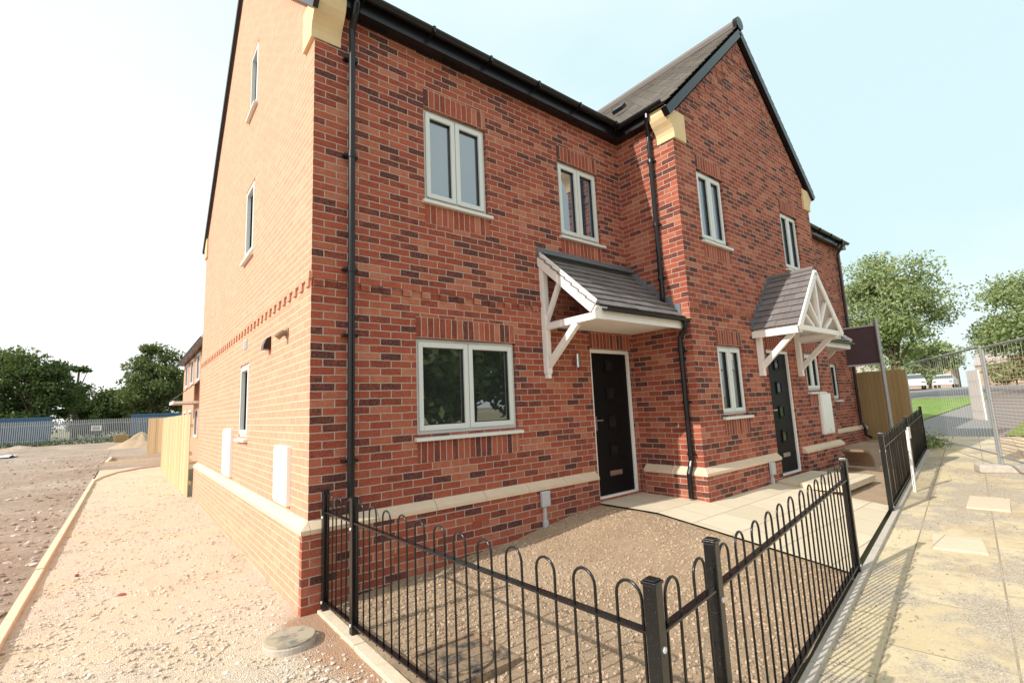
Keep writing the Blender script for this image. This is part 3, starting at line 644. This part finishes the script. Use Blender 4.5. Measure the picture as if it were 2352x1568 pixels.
railing('black bow-top metal railing farther along the pavement beyond the garden path opening',
  [(*P6,*P7,14),(*P7,*P8,15)],[(*P6,an,1.0),(*P7,an,1.0),(*P8,an,1.0)],(P6[0],P6[1],g(P6[0])))
# ------------------------------------------------------------------ manholes
def disk(b,cx,cy,z0,z1,r,n=40): b.tube([(cx,cy,z0),(cx,cy,z1)],r,n)
t=thing('manhole_cover','round grey plastic manhole cover standing proud of the gravel near the house corner','manhole cover',(MHX,MHY,0))
b=MB(); disk(b,MHX,MHY,-.02,.045,.18); build(b,'rim',M['edging'],t,bevel=.006)
b=MB(); disk(b,MHX,MHY,.04,.062,.172); build(b,'lid',M['castiron'],t,bevel=.004)
mz=soilz(1.78,2.85)+.015
t=thing('manhole_cover','square framed inspection cover with round lid set in the soil behind the railing','manhole cover',(1.78,2.85,mz))
b=MB(); ring(b,lambda u,z,d:(1.78+u,2.85+z,mz+.02+d),-.26,.26,-.26,.26,.028,-.05,.014); b.box(1.53,2.03,2.60,3.10,mz-.03,mz+.018); build(b,'frame',M['castdark'],t)
b=MB(); disk(b,1.78,2.85,mz+.01,mz+.034,.19); build(b,'lid',M['castdark'],t,bevel=.004)
# ------------------------------------------------------------------ timber fences
def timber(label,p,q,h,mat,zb,bw=.1):
    p,q=V((*p,zb)),V((*q,zb)); L=(q-p).length; d=(q-p)/L; n=V((-d.y,d.x,0)); root=thing('timber_fence',label,'fence',p)
    b=MB(); k=int(L/bw)
    for i in range(k):
        b.obox(p+d*(i*bw+.003)+n*random.uniform(0,.006),d*(bw-.004),n*.016,V((0,0,h+random.uniform(-.008,.008))))
    build(b,'boards',mat,root)
    for zz in (.3,h/2,h-.3):
        b=MB(); b.obox(p+n*.024+V((0,0,zz)),d*L,n*.04,V((0,0,.07))); build(b,'rail',mat,root)
    for i in range(int(L/2.4)+1):
        b=MB(); b.obox(p+d*min(i*2.4,L-.1)+n*.026,d*.09,n*.09,V((0,0,h-.05))); build(b,'post',mat,root)
timber('pale new timber fence running back from the rear corner of the nearest house',(1.02,21.5),(1.12,13.08),1.85,M['wood'],-.02)
timber('short pale timber fence farther back across the end of the gravel path',(.95,34.0),(2.6,33.2),1.95,M['wood'],0)
timber('brown close-boarded fence at the far end of the terrace',(16.45,7.5),(16.45,3.5),1.95,M['wood2'],g(16))
# palisade
t=thing('palisade_fence','grey galvanised palisade fence along the far side of the yard','fence',(-10,64,0))
b=MB(); x=-32
while x<9:
    b.extr([(x-.04,64),(x-.025,63.96),(x+.025,63.96),(x+.04,64)],lambda a,y,z:(a,y,z),.05,2.25); b.box(x-.03,x+.03,63.97,63.99,2.25,2.33); x+=.145
build(b,'pales',M['galv'],t)
for z in (.5,1.9):
    b=MB(); b.box(-32,9,64.0,64.05,z,z+.06); build(b,'rail',M['galv'],t)
for i in range(15):
    b=MB(); b.box(-32+i*2.75,-31.92+i*2.75,64.05,64.15,0,2.2); build(b,'post',M['galv'],t)
b=MB(); b.box(-2.75,-1.95,63.9,63.93,1.2,1.7); o=build(b,'fence_sign',M['upvc'],loc=(-2.35,63.9,1.2),label='small white notice fixed on the grey palisade fence',category='sign')
b=MB(); 
for z in (1.6,1.5,1.4,1.3): b.box(-2.65,-2.05,63.88,63.89,z-.02,z+.02)
build(b,'lettering',M['signboard'],o)
def container(label,x0,x1,y,h):
    t=thing('shipping_container',label,'container',(x0,y,0),'blue containers behind the palisade fence')
    b=MB(); b.box(x0,x1,y,y+2.4,.1,h); build(b,'body',M['blue'],t)
    b=MB(); x=x0+.1
    while x<x1-.1: b.box(x,x+.12,y-.04,y,.25,h-.15); x+=.3
    build(b,'corrugation',M['blue'],t)
    b=MB(); b.box(x0-.02,x1+.02,y-.06,y+.0,h-.14,h+.02); b.box(x0-.02,x1+.02,y-.06,y,.1,.25); build(b,'frame',M['blue'],t)
container('long blue container behind the left end of the palisade fence',-17,-6.2,68,2.75)
container('blue container behind the right end of the palisade fence',.4,6.6,68,2.75)
def heap(cx,cy,r,h,name,mat,**kw):
    me=MB(); n=22; m=9; vs=[]
    for j in range(m+1):
        for i in range(n):
            a=2*math.pi*i/n; q=j/m; r_=r*q*(1+.25*nz(math.cos(a)*2+cx,math.sin(a)*2,1)); z=h*(1-q)**1.2*(1+.3*nz(math.cos(a)*q*3,math.sin(a)*q*3+cx,1.3))-.03*q
            vs.append((cx+r_*math.cos(a),cy+r_*math.sin(a),z))
    me.v=vs
    for j in range(m):
        for i in range(n):
            me.f.append((j*n+i,j*n+(i+1)%n,(j+1)*n+(i+1)%n,(j+1)*n+i)); me.uv.append([(0,0)]*4)
    return build(me,name,mat,loc=(cx,cy,0),smooth=True,recalc=False,**kw)
heap(.9,46,1.9,1.0,'sand_heap',M['soil'],label='heap of sand beside the short timber fence at the back of the yard',category='sand heap')
heap(-6,50,2.4,.5,'spoil_heap',M['dirt'],label='low brown spoil heap in the middle of the yard',category='spoil heap')
t=thing('pallet_stack','stack of wooden pallets in front of the palisade fence','pallets',(-.5,60,0))
for i in range(5):
    b=MB()
    for j in range(6): b.box(-.9+j*.2,-.78+j*.2,60,61,.12+i*.15,.14+i*.15)
    for j in range(3): b.box(-.9,.22,60+j*.45,60.1+j*.45,.02+i*.15,.12+i*.15)
    build(b,'pallet',M['wood2'],t)
b=MB(); xs=lin(-12,-5.2,24); ys=lin(40.5,43.5,10)
for i in range(24):
    for j in range(10):
        f=lambda x,y:(x+.3*nz(x,y,.8),y+.4*nz(y,x,.8),.06+.18*abs(nz(x,y,1.4)))
        b.face([f(xs[i],ys[j]),f(xs[i+1],ys[j]),f(xs[i+1],ys[j+1]),f(xs[i],ys[j+1])])
build(b,'crumpled_sheet',M['bluetarp'],loc=(-8.5,42,0),label='crumpled pale blue plastic sheeting lying on the bare yard',category='plastic sheet')
# ------------------------------------------------------------------ trees
def leafmesh(name,p,leafs,rg,mat,par):
    n=len(p)
    a=rg.normal(size=(n,3)); a/=np.linalg.norm(a,axis=1)[:,None]; c=np.cross(a,rg.normal(size=(n,3))); c/=np.linalg.norm(c,axis=1)[:,None]
    s=(leafs*rg.uniform(.6,1.3,n))[:,None]
    v=np.stack([p-a*s,p-c*s*.5,p+a*s,p+c*s*.5],1).reshape(-1,3); f=np.arange(n*4).reshape(-1,4)
    me=bpy.data.meshes.new(name); me.from_pydata(v.tolist(),[],f.tolist()); me.materials.append(mat)
    o=bpy.data.objects.new(name,me); C.objects.link(o)
    if par: o.parent=par
    return o
def tree(label,loc,h,r,base,mat,n=5000,leafs=.22,seed=1,group=None,clumps=26,cr=(.22,.42)):
    rg=np.random.default_rng(seed); random.seed(seed)
    root=thing('broadleaf_tree',label,'tree',loc,group); L=V(loc)
    b=MB(); tr=.03*h
    b.tube([L+V((0,0,-.2)),L+V((.05*r,0,h*.18)),L+V((-.05*r,.06*r,h*.4)),L+V((.04*r,0,h*.75))],tr,9,tr*.3)
    cz=(base+h)/2; rz=(h-base)/2; cs=[]
    for i in range(clumps):
        while True:
            p=rg.uniform(-1,1,3)
            if .25<np.linalg.norm(p)<1: break
        q=p*np.array([r*.85,r*.85,rz*.86]); q[2]+=cz; cs.append((q,rg.uniform(*cr)*r))
        if i%2==0:
            s0=L+V((0,0,h*rg.uniform(.15,.45))); e=L+V(q); b.tube([s0,s0.lerp(e,.5)+V((0,0,.05*h)),e],tr*.35,5,tr*.08,caps=False)
    build(b,'trunk',M['bark'],root,smooth=True,recalc=False)
    idx=rg.integers(0,len(cs),n); cen=np.array([c[0] for c in cs])[idx]; rad=np.array([c[1] for c in cs])[idx]
    dv=rg.normal(size=(n,3)); dv/=np.linalg.norm(dv,axis=1)[:,None]
    p=cen+dv*(rad*rg.uniform(.1,1.3,n)**.75)[:,None]*np.array([1.2,1.2,.7])
    leafmesh('crown',p,leafs,rg,mat,root); return root
tree('tall bright green tree above the brown fence at the far end of the terrace',(40,9.0,g(40)),10.2,3.7,1.8,M['leaf2'],26000,.105,3,clumps=66,cr=(.14,.34))
tree('bright green tree at the right edge, beyond the temporary mesh fence',(42,2.2,g(42)),7.4,3.8,1.4,M['leaf2'],24000,.105,4,clumps=58,cr=(.14,.34))
tree('small green tree between the two larger roadside trees, far down the road',(76,14,g(76)),6.0,3.4,.6,M['leaf2'],6000,.22,5)
for i,(x,y,lb) in enumerate(((116,27,'pale green bush in front of the far houses, behind the tall tree'),(114,10,'pale green bush in front of the far houses, left of the notice board'),(112,1,'pale green bush in front of the far houses, near the right edge'))):
    tree(lb,(x,y,g(100)),4.2,3.6,.2,M['leaf2'],2500,.35,80+i,'bushes in front of the far houses')
GL='trees beyond the palisade fence'
for i,(x,y,h,r,bs,lb) in enumerate(((-14.5,84,13.2,5.0,.4,'tall dark tree at the far left edge, beyond the palisade'),(-8.8,80,11.6,4.2,.4,'dark round tree second from the left beyond the palisade'),(-24,88,13,5.5,.4,'dark tree outside the left edge of the picture beyond the palisade'),
   (2.6,77,12.4,3.9,.4,'tall mid green tree beside the rear house, beyond the blue container'),(-3.4,92,7.6,4.2,.2,'low dark tree in the dip between the taller trees beyond the palisade'),(.2,90,7.2,3.6,.2,'low dark bush left of the tall mid green tree'),(8.5,84,10,4,.5,'tree mostly hidden behind the rear brick house'))):
    tree(lb,(x,y,0),h,r,bs,M['leaf3'] if i==3 else M['leaf'],15000,.22,20+i,GL,clumps=54,cr=(.16,.38))
tree('thin sparse tree rising between the dark trees beyond the palisade',(-5.4,86,0),12.2,1.5,2.5,M['leaf'],1300,.22,41,GL,clumps=18)
for i,(x,y,h) in enumerate(((13,-17,9),(19,-19,9),(25.5,-18,8.5),(7,-19,8),(33,-20,9))):
    tree(['street tree opposite the houses, second in its row','street tree opposite the houses, third in its row','street tree opposite the houses, fourth in its row','street tree opposite the nearest gable','street tree opposite the far end of the terrace'][i],(x,y,0),h,4.6,.3,M['leaf3'],4500,.36,60+i,'trees across the street',clumps=34)
# weeds
rg=np.random.default_rng(9)
p=np.stack([15.2+rg.normal(0,.38,700),3.02+rg.normal(0,.16,700),g(15.2)+.02+np.abs(rg.normal(0,.13,700))],1)
o=leafmesh('weed_clump',p-np.array([15.2,3.02,g(15.2)]),.045,rg,M['leaf2'],None); o.location=(15.2,3.02,g(15.2)); o['label']='low green weeds growing at the pavement edge by the mesh fence'; o['category']='weeds'
p=np.stack([rg.uniform(-28,8,2600),63.7+rg.normal(0,.5,2600),np.abs(rg.normal(0,.28,2600))],1)
o=leafmesh('weeds',p,.12,rg,M['leaf'],None); o['label']='weeds along the foot of the palisade fence'; o['category']='weeds'; o['kind']='stuff'
# ------------------------------------------------------------------ far houses, rear house, cars
def farhouse(label,x0,x1,y0,y1,z,he,hr,group=None,mats=('farbrick','farroof')):
    t=thing('brick_house',label,'house',(x0,y0,z),group)
    xm_=(x0+x1)/2; ym_=(y0+y1)/2
    b=MB(); b.box(x0,x1,y0,y1,z-.5,z+he)
    for y in (y0,y1): b.face([(x0,y,z+he),(x1,y,z+he),(xm_,y,z+hr)])
    build(b,'wall',M[mats[0]],t,recalc=False)
    b=MB(); e=.3; s_=(hr-he)/(xm_-x0)
    b.obox((x0-e,y0-.1,z+he-e*s_),(0,y1-y0+.2,0),(xm_-x0+e,0,(xm_-x0+e)*s_),(0,0,.15)); b.obox((x1+e,y0-.1,z+he-e*s_),(0,y1-y0+.2,0),(-(xm_-x0+e),0,(xm_-x0+e)*s_),(0,0,.15))
    rf=build(b,'roof',M[mats[1]],t)
    b=MB(); b.box(xm_-.3,xm_+.3,ym_-.5,ym_+.5,z+hr-.5,z+hr+1); build(b,'chimney',M['farbrick'],rf)
    for zz in (1.0,3.4):
        if zz+1.2>he: continue
        yy=y0+1
        while yy<y1-1.5:
            b=MB(); ring(b,left(x0),yy,yy+1.2,z+zz,z+zz+1.2,.1,0,.05); w=build(b,'window',M['upvc'],t)
            b=MB(); b.mbox(left(x0),yy+.1,yy+1.1,z+zz+.1,z+zz+1.1,.0,.02); build(b,'pane',M['doorglass'],w); yy+=2.6
    return t
for i,(y0,y1,x) in enumerate(((-7,3,128),(7,17,132),(20,30,128),(34,44,136))):
    farhouse(['far brick house at the end of the road, rightmost','far brick house at the end of the road, second from the right','far brick house at the end of the road, behind the parked cars','far brick house partly hidden behind the tall green tree'][i],x,x+8,y0,y1,g(90)-.3,4.6,7.0,'houses at the end of the road')
hD=farhouse('red brick house at the rear with a small tiled porch, behind the pale timber fence',2.35,9.5,20.5,32,0,5.0,8.4,None,('brick_sunlit','tilesheet'))
b=MB(); gutter(b,lambda a,z,t_:(2.0+a,t_,4.72+z),20.4,32.1,.07); b.box(2.06,2.35,20.4,32.1,4.72,4.85); build(b,'gutter',M['black'],hD)
b=MB(); tiles(b,(1.45,24.2,2.55),(0,1,0),(.9,0,.8),2.2,1.2,.2,.2); cn=build(b,'porch_canopy',M['tile'],hD)
b=MB(); b.box(1.5,2.35,24.25,24.33,2.42,2.52); b.box(1.45,1.5,24.2,26.4,2.42,2.54); b.box(1.5,2.35,26.3,26.38,2.42,2.52); build(b,'fascia_board',M['white'],cn)
def car(label,loc,rz):
    t=thing('parked_car',label,'car',(0,0,0),'white cars parked on the far road')
    pr=[(-2.1,.35),(-2.15,.75),(-1.9,.95),(-1.45,1.0),(1.15,1.02),(1.95,.88),(2.15,.65),(2.15,.35)]
    b=MB(); b.extr(pr,lambda a,z,s_:(a,s_,z),-.85,.85); build(b,'body',M['carwhite'],t,bevel=.05)
    b=MB(); b.hexa([(-1.45,-.8,.99),(1.15,-.8,.99),(1.15,.8,.99),(-1.45,.8,.99),(-.95,-.62,1.40),(.6,-.62,1.43),(.6,.62,1.43),(-.95,.62,1.40)]); build(b,'windows',M['glass2'],t)
    b=MB(); b.box(-1.0,.65,-.63,.63,1.39,1.46); build(b,'car_roof',M['carwhite'],t,bevel=.02)
    for x in (-1.35,1.35):
        for y in (-.82,.66):
            b=MB(); b.tube([(x,y,.32),(x,y+.16,.32)],.32,16); w=build(b,'wheel',M['tyre'],t)
            b=MB(); b.tube([(x,y-.005,.32),(x,y+.165,.32)],.18,12); build(b,'rim',M['steel'],w)
    for y in (-.65,.65):
        b=MB(); b.box(2.12,2.17,y-.15,y+.15,.62,.74); build(b,'headlight',M['glass2'],t)
    t.location=loc; t.rotation_euler=(0,0,rz)
car('nearer white car parked on the road beyond the mesh fence',(58,11.9,g(58)),math.pi+.25)
car('farther white car parked behind the first on the far road',(71,11.7,g(71)),math.pi+.05)
# ------------------------------------------------------------------ temporary mesh fence, sign, stake, etc
def heras(label,p,q,z0,grp,net=False):
    p,q=V((*p,z0)),V((*q,z0)); L=(q-p).length; d=(q-p)/L; h=2.0; root=thing('mesh_fence_panel',label,'fence panel',p,grp); U=V((0,0,1))
    b=MB(); b.tube([p+U*-.08,p+U*h],.02,8); b.tube([q+U*-.08,q+U*h],.02,8); b.tube([p+U*h,q+U*h],.019,8); b.tube([p+U*.12,q+U*.12],.016,8); build(b,'tube_frame',M['galv'],root)
    b=MB(); n=d.cross(U)
    s=.15
    while s<L: b.stick(p+d*s+U*.12,p+d*s+U*h,.0025,.0025,n); s+=.15
    z=.3
    while z<h: b.stick(p+U*z,p+d*L+U*z,.0025,.0025,n); z+=.28
    build(b,'wire_mesh',M['wire'],root,recalc=False)
    if net:
        b=MB(); z=.2
        while z<1.75: b.stick(p+d*.1+U*z+n*.02,p+d*(L-.1)+U*(z+random.uniform(-.02,.02))+n*.02,.012,.003,n); z+=.055
        build(b,'netting',M['netting'],root,recalc=False)
    for c in (p,q):
        b=MB(); b.obox(c-n*.33-d*.1-U*(z0-g(c.x)),n*.66,d*.2,U*.13); build(b,'foot_block',M['edging'],root,bevel=.02)
heras('temporary galvanised mesh fence panel crossing the pavement, farther one',(17,3.6),(11.85,1.42),.36,'temporary mesh fence panels across the pavement')
heras('temporary mesh fence panel with rust-brown netting at the right edge of the picture',(11.75,1.38),(8.6,.05),.33,'temporary mesh fence panels across the pavement',True)
b=MB(); b.obox((12.75,1.76,1.05),(-.55,-.235,0),(0,0,.92),(-.01,.02,0)); build(b,'notice_board',M['upvc'],loc=(12.5,1.7,1.05),label='white notice board fixed on the temporary mesh fence',category='sign',bevel=.003)
t=thing('site_sign','dark site signboard on a steel pole above the brown fence','sign',(15.5,3.75,.27))
b=MB(); b.tube([(15.5,3.75,.25),(15.5,3.75,3.6)],.045,12); build(b,'pole',M['galv'],t)
b=MB(); b.box(15.53,15.56,3.72,4.75,2.38,3.42); build(b,'board',M['signboard'],t,bevel=.004)
b=MB(); b.box(15.51,15.53,3.70,4.77,3.40,3.44); b.box(15.51,15.53,3.70,4.77,2.36,2.40); build(b,'board_frame',M['greybox'],t)
t=thing('marker_stake','leaning white marker stake beside the farther black railing','stake',(9.3,2.08,g(9.3)))
b=MB(); b.stick((9.3,2.08,g(9.3)-.02),(9.28,2.06,1.05),.05,.03,(0,1,0)); build(b,'stake',M['upvc'],t)
b=MB(); b.box(9.2,9.32,2.03,2.045,.93,1.1); build(b,'tag_plate',M['upvc'],t,bevel=.004)
pr=[(.55*math.sin(math.pi*.5*i/8),.34*math.cos(math.pi*.5*i/8)) for i in range(9)]
b=MB(); b.extr(pr+[(a*.88,z*.88) for a,z in pr[::-1]],lambda a,z,t_:(9.95+a,t_,.33+z),2.85,3.25); build(b,'curved_block',M['brown'],loc=(10,3,.33),label='curved brown moulded block lying in the far garden beside the plinth',category='block')
for i,(x,y,l,w,a) in enumerate(((6.4,.95,.6,.4,.2),(8.5,1.0,.9,.4,.1))):
    b=MB(); ca,sa=math.cos(a),math.sin(a); b.obox((x,y,g(x)-.012),(l*ca,l*sa,0),(-w*sa,w*ca,0),(0,0,.036))
    build(b,'loose_slab',M['stone'] if i else M['paving'],loc=(x,y,g(x)),bevel=.006,label=['loose buff slab on the pavement, nearer of the two','loose buff slab on the pavement nearest the mesh fence'][i],category='paving slab')
# ------------------------------------------------------------------ light, sky, camera
sc=bpy.context.scene
w=bpy.data.worlds.new('World'); sc.world=w; w.use_nodes=True; nt=w.node_tree; bg=nt.nodes['Background']
EL=math.radians(35); AZ=math.radians(7)
sky=nt.nodes.new('ShaderNodeTexSky'); sky.sky_type='NISHITA'; sky.sun_disc=False; sky.sun_elevation=EL; sky.sun_rotation=math.radians(-83); sky.dust_density=2
tc=nt.nodes.new('ShaderNodeTexCoord'); sx=nt.nodes.new('ShaderNodeSeparateXYZ'); nt.links.new(tc.outputs['Generated'],sx.inputs[0])
def wm(op,a,b_,cl=False):
    n=nt.nodes.new('ShaderNodeMath'); n.operation=op; n.use_clamp=cl
    for v,i in ((a,0),(b_,1)):
        if isinstance(v,bpy.types.NodeSocket): nt.links.new(v,n.inputs[i])
        else: n.inputs[i].default_value=v
    return n.outputs[0]
mp=nt.nodes.new('ShaderNodeMapping'); nt.links.new(tc.outputs['Generated'],mp.inputs[0]); mp.inputs['Scale'].default_value=(1,1,2.6)
cn=nt.nodes.new('ShaderNodeTexNoise'); nt.links.new(mp.outputs[0],cn.inputs[0]); cn.inputs['Scale'].default_value=1.6; cn.inputs['Detail'].default_value=6; cn.inputs['Roughness'].default_value=.5
f=wm('ADD',wm('MULTIPLY',sx.outputs[0],-.62),wm('MULTIPLY',cn.outputs[0],.9)); f=wm('ADD',f,wm('MULTIPLY',wm('SUBTRACT',1,sx.outputs[2]),.55)); f=wm('SUBTRACT',f,.18,True)
def wmix(f_,a,b_):
    n=nt.nodes.new('ShaderNodeMix'); n.data_type='RGBA'
    for v,i in ((f_,0),(a,6),(b_,7)):
        if isinstance(v,bpy.types.NodeSocket): nt.links.new(v,n.inputs[i])
        else: n.inputs[i].default_value=v
    return n.outputs[2]
ST=.15
haze=wmix(f,(.76/ST,.99/ST,1.03/ST,1),(1.3/ST,1.27/ST,1.24/ST,1))
nt.links.new(wmix(.94,sky.outputs[0],haze),bg.inputs[0]); bg.inputs[1].default_value=ST
sd=bpy.data.lights.new('Sun','SUN'); sd.energy=5; sd.angle=math.radians(.55); sd.color=(1,.94,.84)
so=bpy.data.objects.new('Sun',sd); C.objects.link(so)
Ld=V((math.cos(AZ)*math.cos(EL),-math.sin(AZ)*math.cos(EL),-math.sin(EL))); so.rotation_euler=Ld.to_track_quat('-Z','Y').to_euler(); so.location=(-20,5,20)
cd=bpy.data.cameras.new('Camera'); co=bpy.data.objects.new('Camera',cd); C.objects.link(co)
F=1099; cx,cy=1176,784
X=V((2560-cx,-(875-cy),-F)).normalized(); Y=V((290-cx,-(975-cy),-F)); Y=(Y-X*Y.dot(X)).normalized(); Z=X.cross(Y)
R=Matrix((X,Y,Z)); co.matrix_world=Matrix.Translation((0,0,1.65))@R.to_4x4()
cd.sensor_width=36; cd.lens=F/2352*36; cd.clip_start=.05; cd.clip_end=3000; sc.camera=co
sc.view_settings.view_transform='Standard'; sc.view_settings.look='None'; sc.view_settings.exposure=0
